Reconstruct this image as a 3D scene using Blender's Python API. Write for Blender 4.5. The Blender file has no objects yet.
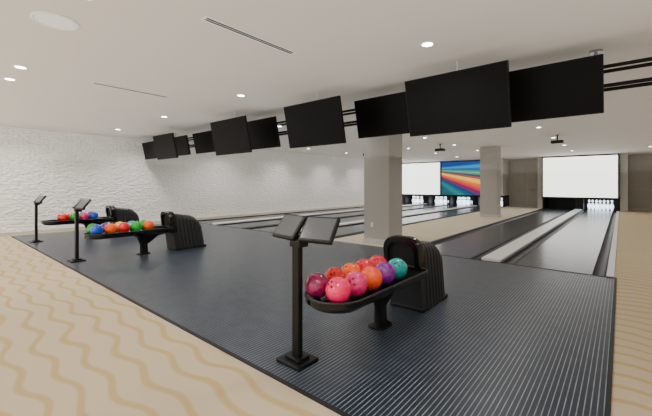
import bpy, bmesh, math, random
from mathutils import Vector, Matrix
random.seed(3)
D=bpy.data; C=bpy.context; SC=C.scene; COL=SC.collection

# ---------------- materials ----------------
def mat(name,color=(.5,.5,.5),rough=.5,metal=0,emit=None,estr=0,coat=0,spec=None):
    m=D.materials.new(name); m.use_nodes=True
    b=m.node_tree.nodes['Principled BSDF']
    b.inputs['Base Color'].default_value=(*color,1)
    b.inputs['Roughness'].default_value=rough
    b.inputs['Metallic'].default_value=metal
    if coat: b.inputs['Coat Weight'].default_value=coat
    if spec is not None: b.inputs['Specular IOR Level'].default_value=spec
    if emit: 
        b.inputs['Emission Color'].default_value=(*emit,1); b.inputs['Emission Strength'].default_value=estr
    return m
class NB:
    def __init__(s,m): s.m=m; s.t=m.node_tree; s.b=s.t.nodes['Principled BSDF']
    def n(s,t,**k):
        x=s.t.nodes.new(t)
        for a,v in k.items(): setattr(x,a,v)
        return x
    def l(s,a,b): s.t.links.new(a,b)
    def math(s,op,a,b=None,c=None):
        x=s.n('ShaderNodeMath',operation=op)
        for i,v in enumerate((a,b,c)):
            if v is None: continue
            if isinstance(v,(int,float)): x.inputs[i].default_value=v
            else: s.l(v,x.inputs[i])
        return x.outputs[0]
    def pos(s):
        g=s.n('ShaderNodeNewGeometry'); x=s.n('ShaderNodeSeparateXYZ'); s.l(g.outputs['Position'],x.inputs[0]); return g.outputs['Position'],x.outputs
    def noise(s,vec,scale,detail=2,rough=.5):
        x=s.n('ShaderNodeTexNoise'); x.inputs['Scale'].default_value=scale; x.inputs['Detail'].default_value=detail; x.inputs['Roughness'].default_value=rough
        s.l(vec,x.inputs['Vector']); return x.outputs['Fac']
    def ramp(s,fac,stops):
        x=s.n('ShaderNodeValToRGB'); e=x.color_ramp.elements
        while len(e)>1: e.remove(e[-1])
        e[0].position=stops[0][0]; e[0].color=(*stops[0][1],1)
        for p,c in stops[1:]:
            q=e.new(p); q.color=(*c,1)
        s.l(fac,x.inputs[0]); return x.outputs[0]
    def mix(s,fac,a,b,mode='MIX'):
        x=s.n('ShaderNodeMix',data_type='RGBA',blend_type=mode)
        if isinstance(fac,(int,float)): x.inputs[0].default_value=fac
        else: s.l(fac,x.inputs[0])
        for i,v in ((6,a),(7,b)):
            if isinstance(v,tuple): x.inputs[i].default_value=(*v,1)
            else: s.l(v,x.inputs[i])
        return x.outputs[2]
    def bump(s,h,strength,dist):
        x=s.n('ShaderNodeBump'); x.inputs['Strength'].default_value=strength; x.inputs['Distance'].default_value=dist
        s.l(h,x.inputs['Height']); s.l(x.outputs[0],s.b.inputs['Normal'])

# carpet
def carpet(name,base,linec,fy=4.8):
    m=mat(name,rough=.95,spec=.1); q=NB(m); P,o=q.pos()
    n1=q.noise(P,.4,0); n2=q.noise(P,210,2); n3=q.noise(P,.6,0); n4=q.noise(P,1.8,0)
    ph=q.math('ADD',q.math('MULTIPLY',o[0],8.5),q.math('MULTIPLY',n1,7.0))
    w=q.math('ADD',q.math('MULTIPLY',q.math('SINE',ph),.17),q.math('MULTIPLY',n4,.5))
    v=q.math('ADD',q.math('ADD',q.math('MULTIPLY',o[1],fy),w),q.math('MULTIPLY',n3,1.3))
    f=q.math('ABSOLUTE',q.math('SUBTRACT',q.math('FRACT',v),.5))
    line=q.ramp(f,[(0,(1,1,1)),(.07,(1,1,1)),(.18,(0,0,0))])
    colr=q.mix(line,base,linec)
    gr=q.ramp(n2,[(.3,(.72,.72,.72)),(.7,(1.15,1.15,1.15))])
    q.l(q.mix(1,colr,gr,'MULTIPLY'),q.b.inputs['Base Color'])
    q.bump(n2,.4,.008); return m
M_carpet=carpet('carpet_mat',(.57,.475,.335),(.515,.385,.19))
M_aisle=carpet('aisle_carpet_mat',(.64,.565,.44),(.61,.52,.37))

# approach mat
M_app=mat('approach_mat',rough=.34,spec=.45); q=NB(M_app); P,o=q.pos()
fx=q.math('ABSOLUTE',q.math('SUBTRACT',q.math('FRACT',q.math('MULTIPLY',o[0],30)),.5))
st=q.ramp(fx,[(0,(1,1,1)),(.06,(1,1,1)),(.12,(0,0,0))])
nn=q.ramp(q.noise(P,7,2),[(.3,(.55,.55,.55)),(.6,(.95,.95,.95))])
s1=q.math('MULTIPLY',st,nn)
colr=q.mix(s1,(.011,.019,.034),(.24,.28,.33))
q.l(colr,q.b.inputs['Base Color'])

def lane_mat(name,col,r):
    m=mat(name,col,r,spec=.3); q=NB(m); P,o=q.pos()
    fx=q.math('FRACT',q.math('MULTIPLY',o[0],9.5))
    l=q.ramp(fx,[(0,(1,1,1)),(.05,(0,0,0))])
    c=q.mix(l,col,tuple(x*.6 for x in col)); q.l(c,q.b.inputs['Base Color']); return m
M_lane=lane_mat('lane_mat',(.024,.033,.046),.22)
M_gut=mat('gutter_mat',(.02,.025,.032),.45,spec=.25)
M_cap=mat('divider_mat',(.72,.72,.70),.35)
M_cap2=mat('divider_inner',(.65,.65,.64),.45)
M_dark=mat('dark_trim',(.018,.020,.024),.5,spec=.2)
M_conc=mat('subfloor_mat',(.12,.12,.12),.9)

# walls
M_wave=mat('relief_wall_mat',(.95,.95,.93),.6); q=NB(M_wave); P,o=q.pos()
mp=q.n('ShaderNodeMapping'); mp.inputs['Scale'].default_value=(1,1.0,1.6); q.l(P,mp.inputs[0])
nz=q.n('ShaderNodeTexNoise'); nz.inputs['Scale'].default_value=3; nz.inputs['Detail'].default_value=0; q.l(mp.outputs[0],nz.inputs['Vector'])
va=q.n('ShaderNodeVectorMath',operation='MULTIPLY_ADD'); q.l(nz.outputs['Color'],va.inputs[0]); va.inputs[1].default_value=(.12,.12,.12); q.l(mp.outputs[0],va.inputs[2])
vo=q.n('ShaderNodeTexVoronoi',feature='F1'); vo.inputs['Scale'].default_value=8.5; vo.inputs['Randomness'].default_value=.6; q.l(va.outputs[0],vo.inputs['Vector'])
q.bump(vo.outputs['Distance'],.9,.045)
def plaster(name,c,r=.8,b=.03):
    m=mat(name,c,r); q=NB(m); P,o=q.pos()
    n=q.noise(P,1.2,1); q.l(q.mix(n,tuple(x*.985 for x in c),c),q.b.inputs['Base Color'])
    return m
M_ceil=plaster('ceiling_mat',(.70,.665,.615))
M_wall=plaster('taupe_wall_mat',(.52,.49,.44))
M_panel=plaster('panel_mat',(.46,.435,.39),.6)
M_light=plaster('greige_wall_mat',(.58,.555,.51))
M_pil=plaster('pillar_mat',(.44,.425,.395))
M_base=mat('baseboard_mat',(.56,.54,.50),.5)

M_black=mat('black_satin',(.006,.006,.007),.4,spec=.3)
M_gloss=mat('black_gloss',(.005,.005,.006),.18,spec=.4,coat=.15)
M_grey=mat('charcoal_shell',(.02,.021,.024),.38,spec=.45)
M_tv=mat('tv_body',(.004,.004,.004),.5,spec=.2)
M_tvs=mat('tv_screen',(.003,.003,.003),.4,spec=.08)
M_scr=mat('console_screen',(.11,.12,.13),.15)
M_alu=mat('brushed_alu',(.45,.46,.48),.3,1)
M_proj=mat('white_projection',(.9,.9,.9),.5,emit=(1,1,.98),estr=2.4)
M_white=mat('white_paint',(.85,.85,.83),.4)
M_spk=mat('speaker_grille_mat',(.95,.95,.95),.5)
M_hole=mat('hole_black',(.002,.002,.002),.8)
M_lamp=mat('lamp_disc',(1,1,1),.5,emit=(1,.96,.88),estr=25)
M_pin=mat('pin_white_glow',(.9,.9,.88),.2,emit=(.78,.9,1),estr=2.8)  # emission makes the pins look brightly lit; no lamp in the pit
M_red=mat('pin_red',(.6,.02,.02),.3)

M_art=mat('art_screen_mat',(0,0,0),.3); q=NB(M_art); tc=q.n('ShaderNodeTexCoord'); sp=q.n('ShaderNodeSeparateXYZ'); q.l(tc.outputs['Generated'],sp.inputs[0])
x,z=sp.outputs[0],sp.outputs[2]
ang=q.math('DIVIDE',q.math('SUBTRACT',z,.80),q.math('ADD',x,.45))
fac=q.math('ADD',q.math('MULTIPLY',ang,.62),.74)
c=q.ramp(fac,[(0,(.005,.10,.12)),(.15,(.01,.22,.24)),(.30,(.005,.04,.16)),(.38,(.25,.01,.10)),(.44,(.9,.05,.02)),(.50,(1,.35,.01)),(.54,(1,.75,.15)),(.58,(.5,.08,.02)),(.62,(.02,.05,.18)),(.67,(.15,.5,.15)),(.71,(.01,.08,.3)),(.77,(.02,.30,.65)),(.82,(.005,.05,.22)),(1,(.004,.06,.28))])
cx=q.n('ShaderNodeCombineXYZ'); q.l(q.math('MULTIPLY',ang,40),cx.inputs[0])
stk=q.ramp(q.noise(cx.outputs[0],1.5,2,.6),[(.36,(.12,.12,.18)),(.66,(2,2,2))])
q.l(q.mix(1,c,stk,'MULTIPLY'),q.b.inputs['Emission Color']); q.b.inputs['Emission Strength'].default_value=1.2

# ---------------- mesh builder ----------------
class MB:
    def __init__(s): s.bm=bmesh.new()
    def box(s,c,d,bevel=0,rot=None,taper=1):
        r=bmesh.ops.create_cube(s.bm,size=1); vs=r['verts']
        for v in vs:
            t=taper if v.co.z>0 else 1
            v.co=Vector((v.co.x*d[0]*t,v.co.y*d[1]*t,v.co.z*d[2]))
        if bevel:
            es=list({e for v in vs for e in v.link_edges})
            r=bmesh.ops.bevel(s.bm,geom=es,offset=bevel,segments=3,affect='EDGES',profile=.5)
            vs=list({v for v in r['verts']}|{v for v in vs if v.is_valid})
        M=Matrix.Translation(Vector(c)) @ (rot.to_4x4() if rot else Matrix.Identity(4))
        bmesh.ops.transform(s.bm,matrix=M,verts=vs); return s
    def b2(s,a,b,bevel=0):
        return s.box([(a[i]+b[i])/2 for i in range(3)],[abs(b[i]-a[i]) for i in range(3)],bevel)
    def cyl(s,p0,p1,r,r2=None,seg=20):
        p0,p1=Vector(p0),Vector(p1); d=p1-p0
        M=Matrix.Translation((p0+p1)/2) @ d.to_track_quat('Z','Y').to_matrix().to_4x4()
        bmesh.ops.create_cone(s.bm,cap_ends=True,segments=seg,radius1=r,radius2=r if r2 is None else r2,depth=d.length,matrix=M); return s
    def tube(s,pts,r,seg=10,closed=False):
        pts=[Vector(p) for p in pts]; n=len(pts); rings=[]
        for i,p in enumerate(pts):
            a=pts[(i-1)%n] if closed or i>0 else p; b=pts[(i+1)%n] if closed or i<n-1 else p
            t=(b-a).normalized(); u=t.cross(Vector((0,0,1))); 
            if u.length<1e-4: u=Vector((1,0,0))
            u.normalize(); w=u.cross(t)
            rings.append([s.bm.verts.new(p+r*(math.cos(k*2*math.pi/seg)*u+math.sin(k*2*math.pi/seg)*w)) for k in range(seg)])
        s.bridge(rings,closed)
        if not closed:
            s.bm.faces.new(rings[0][::-1]); s.bm.faces.new(rings[-1])
        return s
    def bridge(s,rings,closed=False,ringclosed=True):
        n=len(rings)
        for i in range(n if closed else n-1):
            a,b=rings[i],rings[(i+1)%n]; m=len(a)
            for k in range(m if ringclosed else m-1):
                s.bm.faces.new((a[k],a[(k+1)%m],b[(k+1)%m],b[k]))
    def lathe(s,prof,seg=20,c=(0,0,0)):
        rings=[[s.bm.verts.new((c[0]+r*math.cos(k*2*math.pi/seg),c[1]+r*math.sin(k*2*math.pi/seg),c[2]+z)) for k in range(seg)] for r,z in prof]
        s.bridge(rings); s.bm.faces.new(rings[0][::-1]); s.bm.faces.new(rings[-1]); return s
    def done(s,name,m,parent=None,smooth=False,loc=None,**props):
        bmesh.ops.recalc_face_normals(s.bm,faces=s.bm.faces)
        me=D.meshes.new(name); s.bm.to_mesh(me); s.bm.free()
        ms=m if isinstance(m,list) else [m]
        for k in ms: me.materials.append(k)
        if smooth:
            for p in me.polygons: p.use_smooth=True
            try: me.set_sharp_from_angle(angle=math.radians(smooth if smooth>1 else 35))
            except Exception: pass
        ob=D.objects.new(name,me); COL.objects.link(ob)
        if parent: ob.parent=parent
        if loc: ob.location=loc
        for k,vv in props.items(): ob[k]=vv
        return ob
def empty(name,loc,**p):
    e=D.objects.new(name,None); e.empty_display_size=.1; e.location=loc; COL.objects.link(e)
    for k,v in p.items(): e[k]=v
    return e
def copy_tree(src,loc,**props):
    def rec(o,par):
        c=o.copy(); COL.objects.link(c)
        if par: c.parent=par; c.matrix_parent_inverse=o.matrix_parent_inverse.copy()
        for ch in o.children: rec(ch,c)
        return c
    r=rec(src,None); r.location=loc
    for k,v in props.items(): r[k]=v
    return r
def S(name,a,b,m,bevel=0): return MB().b2(a,b,bevel).done(name,m,kind='structure')

XL,XR,YN,YF=-13.4,2.2,-4.0,26.6
ZN,ZF=3.12,3.2; YS=5.03
YM=1.76; YL=7.03; YP=24.9
# ---------------- room ----------------
S('floor_concrete',(XL,YN,-.3),(XR,YF,-.12),M_conc)
S('floor_carpet_front',(XL,YN,-.12),(XR,YM,0),M_carpet)
S('floor_carpet_side',(-.08,YM,-.12),(XR,YF,0),M_carpet)
S('floor_carpet_aisle',(-5.9,YL,-.12),(-3.68,YF,0),M_aisle)
S('floor_carpet_edge',(XL,YM,-.12),(-13.1,YF,0),M_carpet)
S('floor_approach',(-13.1,YM,-.12),(-.08,YL,.006),M_app)
S('wall_left',(XL-.2,YN,-.3),(XL,YF+.2,3.5),M_wave)
S('wall_right',(XR,YN,-.3),(XR+.2,YF+.2,3.5),M_light)
S('wall_back',(XL,YF,-.3),(XR,YF+.2,3.5),M_wall)
S('ceiling_near',(XL,YN,ZN),(XR,YS,3.5),M_ceil)
S('ceiling_far',(XL,YS,ZF),(XR,YF,3.5),M_ceil)
S('baseboard_left',(XL,YN,0),(XL+.02,YF,.09),M_base)
S('baseboard_back',(-.05,YF-.03,0),(XR,YF,.12),M_base)
S('trim_foul_line',(-13.1,YL-.04,.006),(-5.9,YL,.010),M_dark)
S('trim_foul_line_side',(-3.68,YL-.04,.006),(-.08,YL,.010),M_dark)
S('trim_mat_edge',(-13.1,YM-.03,0),(-.08,YM,.012),M_dark)
S('trim_mat_side',(-.08,YM,0),(-.05,YL,.012),M_dark)
# pillars
for i,y in enumerate((7.28,16.7)):
    S('wall_pillar_%d'%(i+1),(-4.92,y,0),(-4.21,y+.66,ZF),M_pil)
    S('baseboard_pillar_%d'%(i+1),(-4.94,y-.02,0),(-4.19,y+.68,.13),M_base)
ou=MB().b2((-4.72,7.268,.42),(-4.65,7.28,.53),.003).done('electrical_outlet',M_white,label='small white electrical outlet plate on the pillar',category='outlet')
# back wall panels
S('wall_pilaster_1',(-.04,YP+.2,0),(.28,YF,ZF),M_wall)
S('wall_pilaster_2',(-3.98,YP+.2,0),(-3.72,YF,ZF),M_wall)
n=0
for (x0,x1) in ((.36,1.3),(1.36,2.15),(-5.85,-4.9),(-4.84,-4.05)):
    for (z0,z1) in ((.14,1.15),(1.2,2.2),(2.25,3.15)):
        n+=1; S('trim_%d'%n,(x0,YF-.03,z0),(x1,YF,z1),M_panel,.005)

# ---------------- lanes ----------------
def gutter_mesh(name,x0,x1,par):
    b=MB(); n=9; cx=(x0+x1)/2; r=(x1-x0)/2
    top=[]
    for y in (YL,YP+.08):
        top.append([b.bm.verts.new((cx-r*math.cos(math.pi*k/(n-1)),y,-r*.8*math.sin(math.pi*k/(n-1)))) for k in range(n)])
    b.bridge(top,ringclosed=False)
    return b.done(name,M_gut,par,smooth=True)
def pair(x0,lab):
    e=lambda nm,l,cat,x: empty(nm,(x,YL,0),label=l,category=cat,group='bowling lanes')
    for side in (0,1):
        if side==0: a=x0; xs=[('cap',a,a+.10),('g',a+.10,a+.28),('l',a+.28,a+1.41),('g',a+1.41,a+1.59)]
        else: a=x0+2.01; xs=[('g',a,a+.18),('l',a+.18,a+1.31),('g',a+1.31,a+1.49),('cap',a+1.49,a+1.59)]
        P=e('bowling_lane',lab,'bowling lane',a)
        kids=[]
        for k,p,r in xs:
            if k=='g': kids.append(gutter_mesh('gutter',p,r,None))
            elif k=='l': kids.append(MB().b2((p,YL,-.12),(r,YP+.08,0)).done('lane_surface',M_lane))
            else: kids.append(MB().b2((p,YL,-.12),(r,YP,.025),.006).done('edge_cap',M_cap2 if x0>-5 and side else M_dark))
        for k in kids:
            k.parent=P; k.matrix_parent_inverse=Matrix.Translation((-a,-YL,0))
    a=x0+1.59
    P=empty('ball_return_divider',(a,YL,0),label='pale grey ball return capping running between two lanes',category='lane divider',group='lane dividers')
    k1=MB().b2((a+.04,YL,-.12),(a+.38,YP,.06),.015).done('capping_panel',M_cap)
    k2=MB().b2((a,YL,-.12),(a+.04,YP,.02)).done('capping_rail',M_dark)
    k3=MB().b2((a+.38,YL,-.12),(a+.42,YP,.02)).done('capping_rail',M_dark)
    for k in (k1,k2,k3): k.parent=P; k.matrix_parent_inverse=Matrix.Translation((-a,-YL,0))
LEFTS=(-13.1,-9.5,-3.68)
for x0 in LEFTS: pair(x0,'dark glossy synthetic bowling lane with gutters')
# pin pits
for i,x0 in enumerate(LEFTS):
    P=empty('pin_deck_surround',(x0,YP,0),label='black pin machine surround under the projection screen',category='pin machine',group='pin machines')
    ks=[]
    ks.append(MB().b2((x0,YP+1.55,-.12),(x0+3.6,YP+1.6,.75)).done('back_curtain',M_black))
    for xx in (x0,x0+1.59,x0+3.54): ks.append(MB().b2((xx,YP+.17,-.1),(xx+(.42 if xx==x0+1.59 else .06),YP+1.55,.72)).done('side_wall',M_black))
    for xa,xb in ((x0+.06,x0+1.59),(x0+2.01,x0+3.54)): ks.append(MB().b2((xa,YP+.10,-.12),(xb,YP+1.2,0)).done('pin_deck',M_lane))
    ks.append(MB().b2((x0,YP+.11,.64),(x0+3.6,YP+.16,.72)).done('front_beam',M_black))
    for k in ks: k.parent=P; k.matrix_parent_inverse=Matrix.Translation((-x0,-YP,0))
    def scr(x0,x1,m,nm,lab):
        E=empty(nm,(x0,YP,.66),label=lab,category='projection screen')
        f=MB().b2((x0,YP+.02,.66),(x1,YP+.10,3.17)).done('frame',M_black)
        s=MB().b2((x0+.06,YP,.74),(x1-.06,YP+.02,3.1)).done('screen_panel',m)
        for k in (f,s): k.parent=E; k.matrix_parent_inverse=Matrix.Translation((-x0,-YP,-.66))
    if i==1: scr(-10.08,-6.45,M_art,'graphic_screen','wide screen with blue, orange and green light streaks')
    elif i==0: scr(-13.35,-10.1,M_proj,'projection_screen','blank white projection screen over the lanes')
    else: scr(x0-.03,x0+3.6,M_proj,'projection_screen','blank white projection screen in a black frame')
S('wall_end_panel',(-6.4,YP+.02,.75),(-5.92,YF,ZF),M_light)
# pins
prof=[(.026,0),(.034,.02),(.045,.06),(.0575,.115),(.060,.14),(.054,.18),(.036,.225),(.0235,.26),(.0235,.275),(.028,.31),(.0323,.34),(.030,.362),(.02,.377),(.006,.381)]
PS=1.5
prof=[(r*PS,z*PS) for r,z in prof]
pe=empty('bowling_pin',(0,0,0),label='white bowling pin with red neck stripes',category='bowling pin',group='bowling pins on the pin deck')
MB().lathe(prof).done('pin_body',M_pin,pe,smooth=60)
MB().lathe([(r*PS,z*PS) for r,z in [(.0262,.245),(.0245,.26),(.0245,.275),(.0262,.29)]]).done('neck_stripe',M_red,pe)
first=True
for lx in (-13.1+.845,-13.1+2.755,-9.5+.845,-9.5+2.755,-3.68+2.755):
    for r in range(4):
        for k in range(r+1):
            loc=(lx+(k-r/2)*.35,YP+.30+r*.24,.003)
            if first: pe.location=loc; first=False
            else: copy_tree(pe,loc)

# ---------------- televisions ----------------
R=Matrix.Rotation(math.radians(12),3,'X')
TY=5.62; ZFt=2.545; ZBt=2.675
def buildtv(kind):
    TW,TH={'front':(1.34,.79),'back':(1.30,.70),'small':(1.08,.60),'mid':(1.2,.70)}[kind]
    e=empty('television',(0,0,0),label='black flat television hanging from the ceiling, switched off',category='television',group='televisions above the approach')
    MB().box((0,0,0),(TW,.05,TH),.008,rot=R).box(R@Vector((0,.045,0)),(TW*.6,.05,TH*.55),.01,rot=R).done('tv_body',M_tv,e)
    MB().box(R@Vector((0,-.0265,.0)),(TW-.03,.004,TH-.03),rot=R).done('tv_screen',M_tvs,e)
    b=MB()
    if kind in('front','mid'): 
        MB().cyl((0,.12,0),(0,.12,ZN-ZFt),.011,seg=12).cyl((0,.12,ZN-ZFt-.005),(0,.12,ZN-ZFt),.035).done('hanging_rod',M_ceil,e)
        b.box((0,.09,0),(.5,.03,.3))
    else:
        for xx in (-.2,.2): b.cyl((xx,.06,.05),(xx,TY-5.38-.022,.05),.018,seg=10)
        b.box((0,.08,0),(.5,.02,.3))
    b.done('mount_arm',M_tv,e)
    return e
fr=buildtv('front'); fr.location=(-1.69,4.62,ZFt)
bk=buildtv('back'); bk.location=(-.81,5.38,ZBt)
for x in (-4.22,-6.77): copy_tree(fr,(x,4.62,ZFt))
md=buildtv('mid'); md.location=(-9.95,4.62,ZFt)
for x in (-3.15,-6.66): copy_tree(bk,(x,5.38,ZBt))
sm=buildtv('small'); sm.location=(-9.15,5.38,ZBt)
for x in (-10.6,-12.7): copy_tree(sm,(x,5.38,ZBt))
# truss
T=empty('ceiling_truss',(-6,TY+.1,2.7),label='black steel rail truss carrying the televisions',category='truss')
def pt(k): k.parent=T; k.matrix_parent_inverse=Matrix.Translation((6,-TY-.1,-2.7))
for y in (TY,TY+.24):
    for z in (2.94,2.70): pt(MB().cyl((XL+.02,y,z),(XR-.02,y,z),.024,seg=12).done('truss_rail',M_tv,smooth=True))
for x in (-12,-11.1,-8.3,-7.8,-5.75,-5.4,-5.1,-2.45,-2.3,1.2):
    b=MB()
    for y in (TY,TY+.24): b.cyl((x,y,2.70),(x,y,2.94),.014,seg=8).cyl((x,y,2.70),(x+.2,y,2.94),.008,seg=6)
    b.cyl((x,TY,2.94),(x,TY+.24,2.94),.014,seg=8).cyl((x,TY,2.70),(x,TY+.24,2.70),.014,seg=8)
    pt(b.done('truss_strut',M_tv))
for x in (-.25,-2.2,-5.4,-8.2,-11.6):
    pt(MB().cyl((x,TY+.12,2.70),(x,TY+.12,3.20),.02,seg=10).cyl((x,TY+.12,3.17),(x,TY+.12,3.2),.07).box((x,TY+.12,2.94),(.10,.3,.06),.008).done('hanger',M_alu))

# ---------------- consoles ----------------
con=empty('score_console',(-2.03,2.03,.006),label='black scoring console on a post with two tilted touch screens',category='console',group='scoring consoles at the ball racks')
MB().box((0,0,.012),(.26,.24,.024),.006).box((0,0,.035),(.16,.13,.025),.006).done('base_plate',M_black,con)
MB().box((0,0,.49),(.075,.055,.92),.008).done('post',M_black,con)
MB().box((0,.02,.965),(.12,.11,.06),.012).box((.02,.06,1.0),(.40,.05,.05),.01).done('head_bracket',M_black,con)
for sx,yaw in ((-.145,-9),(.195,9)):
    Rm=Matrix.Rotation(math.radians(yaw),3,'Z')@Matrix.Rotation(math.radians(-38),3,'X')
    c0=Vector((sx,.05,1.085))
    mo=MB().box(c0,(.31,.035,.235),.01,rot=Rm).done('monitor',M_black,con)
    MB().box(c0+Rm@Vector((0,-.0185,.004)),(.27,.003,.195),rot=Rm).done('screen',M_scr,mo)
copy_tree(con,(-7.89,1.98,.006)); copy_tree(con,(-11.33,1.98,.006))

# ---------------- ball racks ----------------
def arch(w,h,r,n=8,z0=0):
    p=[(-w/2,z0)]
    for k in range(n+1):
        a=math.pi-k*(math.pi/2)/n; p.append((-w/2+r+r*math.cos(a),h-r+r*math.sin(a)))
    for k in range(n+1):
        a=math.pi/2-k*(math.pi/2)/n; p.append((w/2-r+r*math.cos(a),h-r+r*math.sin(a)))
    p.append((w/2,z0)); return p
rk=empty('ball_return_rack',(-1.83,2.9,.006),label='black ball return rack with hooded unit and long tray',category='ball rack',group='ball return racks on the approach')
def outline(hw,y0,y1,r,n=8,r2=None):
    pts=[]; r2=r2 or r
    for cx,cy,a0,rr in ((hw-r2,y1-r2,0,r2),(-hw+r2,y1-r2,90,r2),(-hw+r,y0+r,180,r),(hw-r,y0+r,270,r)):
        for k in range(n+1):
            a=math.radians(a0+90*k/n); pts.append((cx+rr*math.cos(a),cy+rr*math.sin(a)))
    return pts
b=MB(); rings=[]
for ins,z in ((.12,.42),(.05,.436),(.0,.478),(.0,.522),(.018,.528),(.03,.508),(.05,.497)):
    rings.append([b.bm.verts.new((x,y,z)) for x,y in outline(.258-ins,-.865+ins,.74-ins,.25-ins,8,.12-ins*.9)])
b.bridge(rings); b.bm.faces.new(rings[0][::-1]); b.bm.faces.new(rings[-1])
b.done('tray',M_gloss,rk,smooth=40)
MB().tube([(x,y,.530) for x,y in outline(.262,-.868,.70,.253,8,.12)],.010,closed=True).done('tray_rim',M_grey,rk,smooth=True)
MB().b2((-.012,-.78,.49),(.012,.6,.512),.004).done('centre_rail',M_black,rk)
b=MB()
rings=[]
for z,y0,y1,hw in ((0,.06,.32,.10),(.02,.06,.32,.095),(.045,.12,.28,.045),(.20,.12,.27,.04),(.36,.06,.50,.06),(.43,-.08,.85,.13)):
    rings.append([b.bm.verts.new((-.06+x,y,z)) for x,y in outline(hw,y0,y1,min(hw,(y1-y0)/2)*.8,5)])
b.bridge(rings); b.bm.faces.new(rings[0][::-1]); b.bm.faces.new(rings[-1])
b.done('pedestal',M_black,rk,smooth=40)
# hood shell: blocky ribbed housing with rounded rear
HX=-.08; HZ=.84
def leanY(z):
    zf=z/HZ; return .80*(1-zf)+.68*zf
b=MB(); rings=[]
N=48
for i in range(N+1):
    t=i/N
    rib=.011 if (i%6) in (3,4,5) and 5<i<46 else 0
    e=max(0,(t-.70)/.30)
    w=.41-.04*e*e+rib*2
    h=HZ-.015-.11*t-.13*e**2+rib*.5
    sec=arch(w,h,.13,8,0)
    row=[]
    for x,z in sec:
        zf=z/HZ
        yb=.80+t*.70; yt=.68+t*.66
        y=yb*(1-zf)+yt*zf
        row.append(b.bm.verts.new((HX+x,y,z)))
    rings.append(row)
b.bridge(rings,ringclosed=True); b.bm.faces.new(rings[0][::-1]); b.bm.faces.new(rings[-1])
b.done('hood_shell',M_grey,rk,smooth=25)
b=MB()
out=arch(.45,HZ+.02,.15,10,.40); inn=arch(.33,HZ-.045,.115,10,.50)
A=lambda pts,dy:[b.bm.verts.new((HX+x,leanY(z)+dy,z)) for x,z in pts]
rr=[A(out,.08),A(out,-.03),A([(x*.97,z-.006) for x,z in out],-.05),A(inn,-.05),A(inn,0)]
b.bridge(rr); b.done('hood_bezel',M_gloss,rk,smooth=30)
b=MB(); r2=A(inn,-.006); b.bm.faces.new(r2); b.done('ball_opening',M_hole,rk)
MB().b2((HX-.215,.79,0),(HX+.215,1.53,.05),.015).done('hood_base',M_black,rk)
copy_tree(rk,(-7.58,2.9,.006)); copy_tree(rk,(-11.08,2.9,.006))

# balls
def ballmat(n,c1,c2):
    m=mat('ball_'+n,c1,.12,coat=.3); q=NB(m); tc=q.n('ShaderNodeTexCoord')
    nz=q.n('ShaderNodeTexNoise'); nz.inputs['Scale'].default_value=9; nz.inputs['Detail'].default_value=4; nz.inputs['Distortion'].default_value=1.5
    q.l(tc.outputs['Object'],nz.inputs['Vector'])
    q.l(q.ramp(nz.outputs['Fac'],[(.38,c1),(.62,c2)]),q.b.inputs['Base Color']); return m
BC={'maroon':((.20,.004,.05),(.36,.02,.12)),'red':((.7,.002,.004),(.9,.006,.01)),'orange':((.9,.08,.0),(1,.17,.0)),'crimson':((.7,.001,.02),(.9,.006,.05)),
'hot_pink':((.95,.001,.10),(1,.01,.17)),'magenta':((.7,.004,.13),(.9,.04,.26)),'coral':((.95,.04,.01),(1,.13,.01)),'purple':((.14,.004,.20),(.30,.02,.38)),'teal':((.0,.26,.30),(.003,.44,.40)),
'green':((.004,.34,.015),(.015,.52,.04)),'yellow':((.9,.48,.0),(1,.65,.003)),'blue':((.002,.04,.5),(.005,.11,.75))}
BR=.105
BM={}
for k,(a,c) in BC.items():
    MM=ballmat(k,a,c); b=MB(); bmesh.ops.create_uvsphere(b.bm,u_segments=40,v_segments=24,radius=BR)
    ob=b.done('bowling_ball',MM,smooth=180); BM[k]=ob.data; D.objects.remove(ob)
b=MB(); b.cyl((0,0,-.0005),(0,0,.001),.0085,seg=16); ho=b.done('finger_hole',M_hole); HM=ho.data; D.objects.remove(ho)
def ball(k,x,y,grp,holes):
    o=D.objects.new('bowling_ball',BM[k]); COL.objects.link(o); o.location=(x,y,.006+.498+BR)
    o['label']=k.replace('_',' ')+' bowling ball resting on the rack tray'; o['category']='bowling ball'; o['group']=grp
    if holes:
        d0=Vector((random.uniform(-.4,.7),-.8+random.uniform(-.3,.3),random.uniform(.3,1.1))).normalized()
        u=d0.orthogonal().normalized(); w=d0.cross(u)
        for a,b_ in ((.0,.026),(.017,-.018),(-.017,-.018)):
            p=(d0*BR+u*a*1.0+w*b_).normalized()
            h=D.objects.new('finger_hole',HM); COL.objects.link(h); h.parent=o
            h.location=p*(BR-.0002); h.rotation_euler=p.to_track_quat('Z','Y').to_euler()
G1='bowling balls on the ball return racks'
for i,k in enumerate(('hot_pink','magenta','coral','purple','teal')): ball(k,-1.72,2.18+i*.238,G1,True)
for i,k in enumerate(('maroon','red','orange','crimson','crimson')): ball(k,-1.945,2.18+i*.238,G1,True)
for i,k in enumerate(('blue','orange','red','green','orange')): ball(k,-7.467,2.19+i*.232,G1,False)
for i,k in enumerate(('green','purple','yellow','teal','green')): ball(k,-7.693,2.19+i*.232,G1,False)
for i,k in enumerate(('red','green','magenta','blue')): ball(k,-10.967,2.48+i*.222,G1,False)
for i,k in enumerate(('crimson','orange','teal','purple')): ball(k,-11.193,2.48+i*.222,G1,False)

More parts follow.
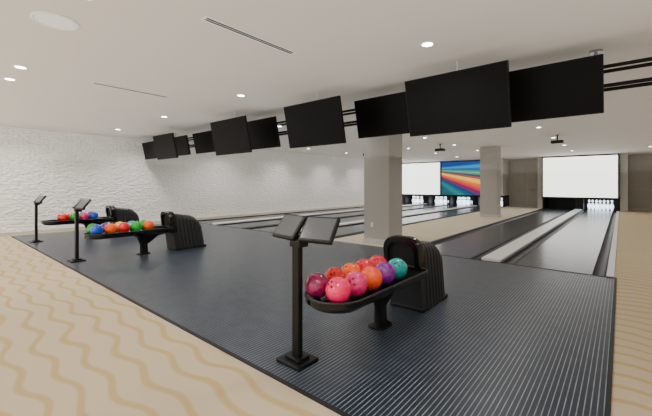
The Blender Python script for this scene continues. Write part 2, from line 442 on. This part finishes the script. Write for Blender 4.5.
# ---------------- ceiling fixtures ----------------
sp=empty('ceiling_speaker',(-4.39,.92,ZN),label='round white ceiling speaker with perforated grille',category='speaker')
MB().lathe([(.20,0),(.20,-.008),(.19,-.014),(.175,-.014),(.17,-.008),(.17,0)],40).done('trim_ring',M_white,sp)
MB().cyl((0,0,-.001),(0,0,-.010),.168,seg=40).done('grille',M_spk,sp)
for x in (-3.17,-6.57):
    v=empty('linear_air_vent',(x,2.48,ZN),label='narrow linear air vent set flush in the ceiling',category='air vent',group='ceiling vents')
    MB().b2((-.06,-.63,-.006),(.06,.63,0),.002).done('vent_frame',M_white,v)
    for xa in (-.030,.008): MB().b2((xa,-.6,-.0085),(xa+.022,.6,-.005)).done('vent_slot',M_black,v)
dl=empty('recessed_downlight',(0,0,0),label='round recessed ceiling downlight, switched on',category='downlight',group='recessed ceiling downlights')
MB().lathe([(.085,0),(.085,-.006),(.07,-.010),(.062,-.008),(.062,0)],28).done('trim_ring',M_white,dl)
MB().cyl((0,0,-.001),(0,0,-.006),.061,seg=28).done('lens',M_lamp,dl)
def spot(x,y,z,e,size=150):
    L=D.lights.new('downlight_or_added_wash','SPOT'); L.energy=e; L.spot_size=math.radians(size); L.spot_blend=.8; L.shadow_soft_size=.12; L.color=(1,.955,.895)
    o=D.objects.new('downlight_or_added_wash',L); o.location=(x,y,z-.03); COL.objects.link(o)
locs=[]
for x in (-1.75,-5.4,-8.5,-11.5): locs.append((x,3.92,ZN,125))
for x in (.9,-1.0,-3.6,-6.48,-7.34,-9.4,-12): locs.append((x,.96,ZN,115))
for x in (1.0,-2.5,-6.5,-10.5): locs.append((x,-1.8,ZN,130))
for y in (7.0,9.4,12.2,15.2,18.4,21.6):
    for x in (1.0,-1.9,-5.55,-7.75,-11.45): locs.append((x,y,ZF,90 if x!=1.0 else 70))
first=True
for x,y,z,e in locs:
    if first: dl.location=(x,y,z); first=False
    else: copy_tree(dl,(x,y,z))
    spot(x,y,z,e)
for y in (-1,2,5,8.5,12,15.5,19,22.5):  # extra spots without fixtures, added to graze the left wall relief
    spot(-12.1,y,ZN if y<YS else ZF,145)
def area(x,y,z,sx,sy,e,col=(1,.97,.925)):  # unseen fill lights facing up, added to brighten the ceiling; no fixtures
    L=D.lights.new('added_ceiling_fill','AREA'); L.shape='RECTANGLE'; L.size=sx; L.size_y=sy; L.energy=e; L.color=col
    o=D.objects.new('added_ceiling_fill',L); o.location=(x,y,z); o.rotation_euler=(math.pi,0,0); COL.objects.link(o)
area(-5.6,.6,2.15,15.2,9.2,240)
area(-5.6,15.8,2.15,15.2,21,285)
# projectors
pj=empty('ceiling_projector',(-5.9,14.5,ZF),label='black projector hung from the ceiling',category='projector',group='ceiling projectors')
MB().cyl((0,0,0),(0,0,-.20),.02).cyl((0,0,0),(0,0,-.015),.06).done('mount',M_black,pj)
MB().box((0,0,-.25),(.36,.3,.11),.02).cyl((.08,.15,-.25),(.08,.18,-.25),.04).done('projector_body',M_black,pj)
copy_tree(pj,(-1.7,14.5,ZF)); copy_tree(pj,(-9.6,14.5,ZF))

W=D.worlds.new('World'); SC.world=W; W.use_nodes=True
W.node_tree.nodes['Background'].inputs[0].default_value=(1,.975,.94,1); W.node_tree.nodes['Background'].inputs[1].default_value=1.9
# ---------------- camera ----------------
cam=D.cameras.new('Camera'); co=D.objects.new('Camera',cam); COL.objects.link(co)
co.location=(0,0,1.45); co.rotation_euler=(math.pi/2,0,math.radians(40.3))
cam.sensor_width=36; cam.lens=348/652*36; cam.shift_y=-23/652; cam.clip_end=100
SC.camera=co
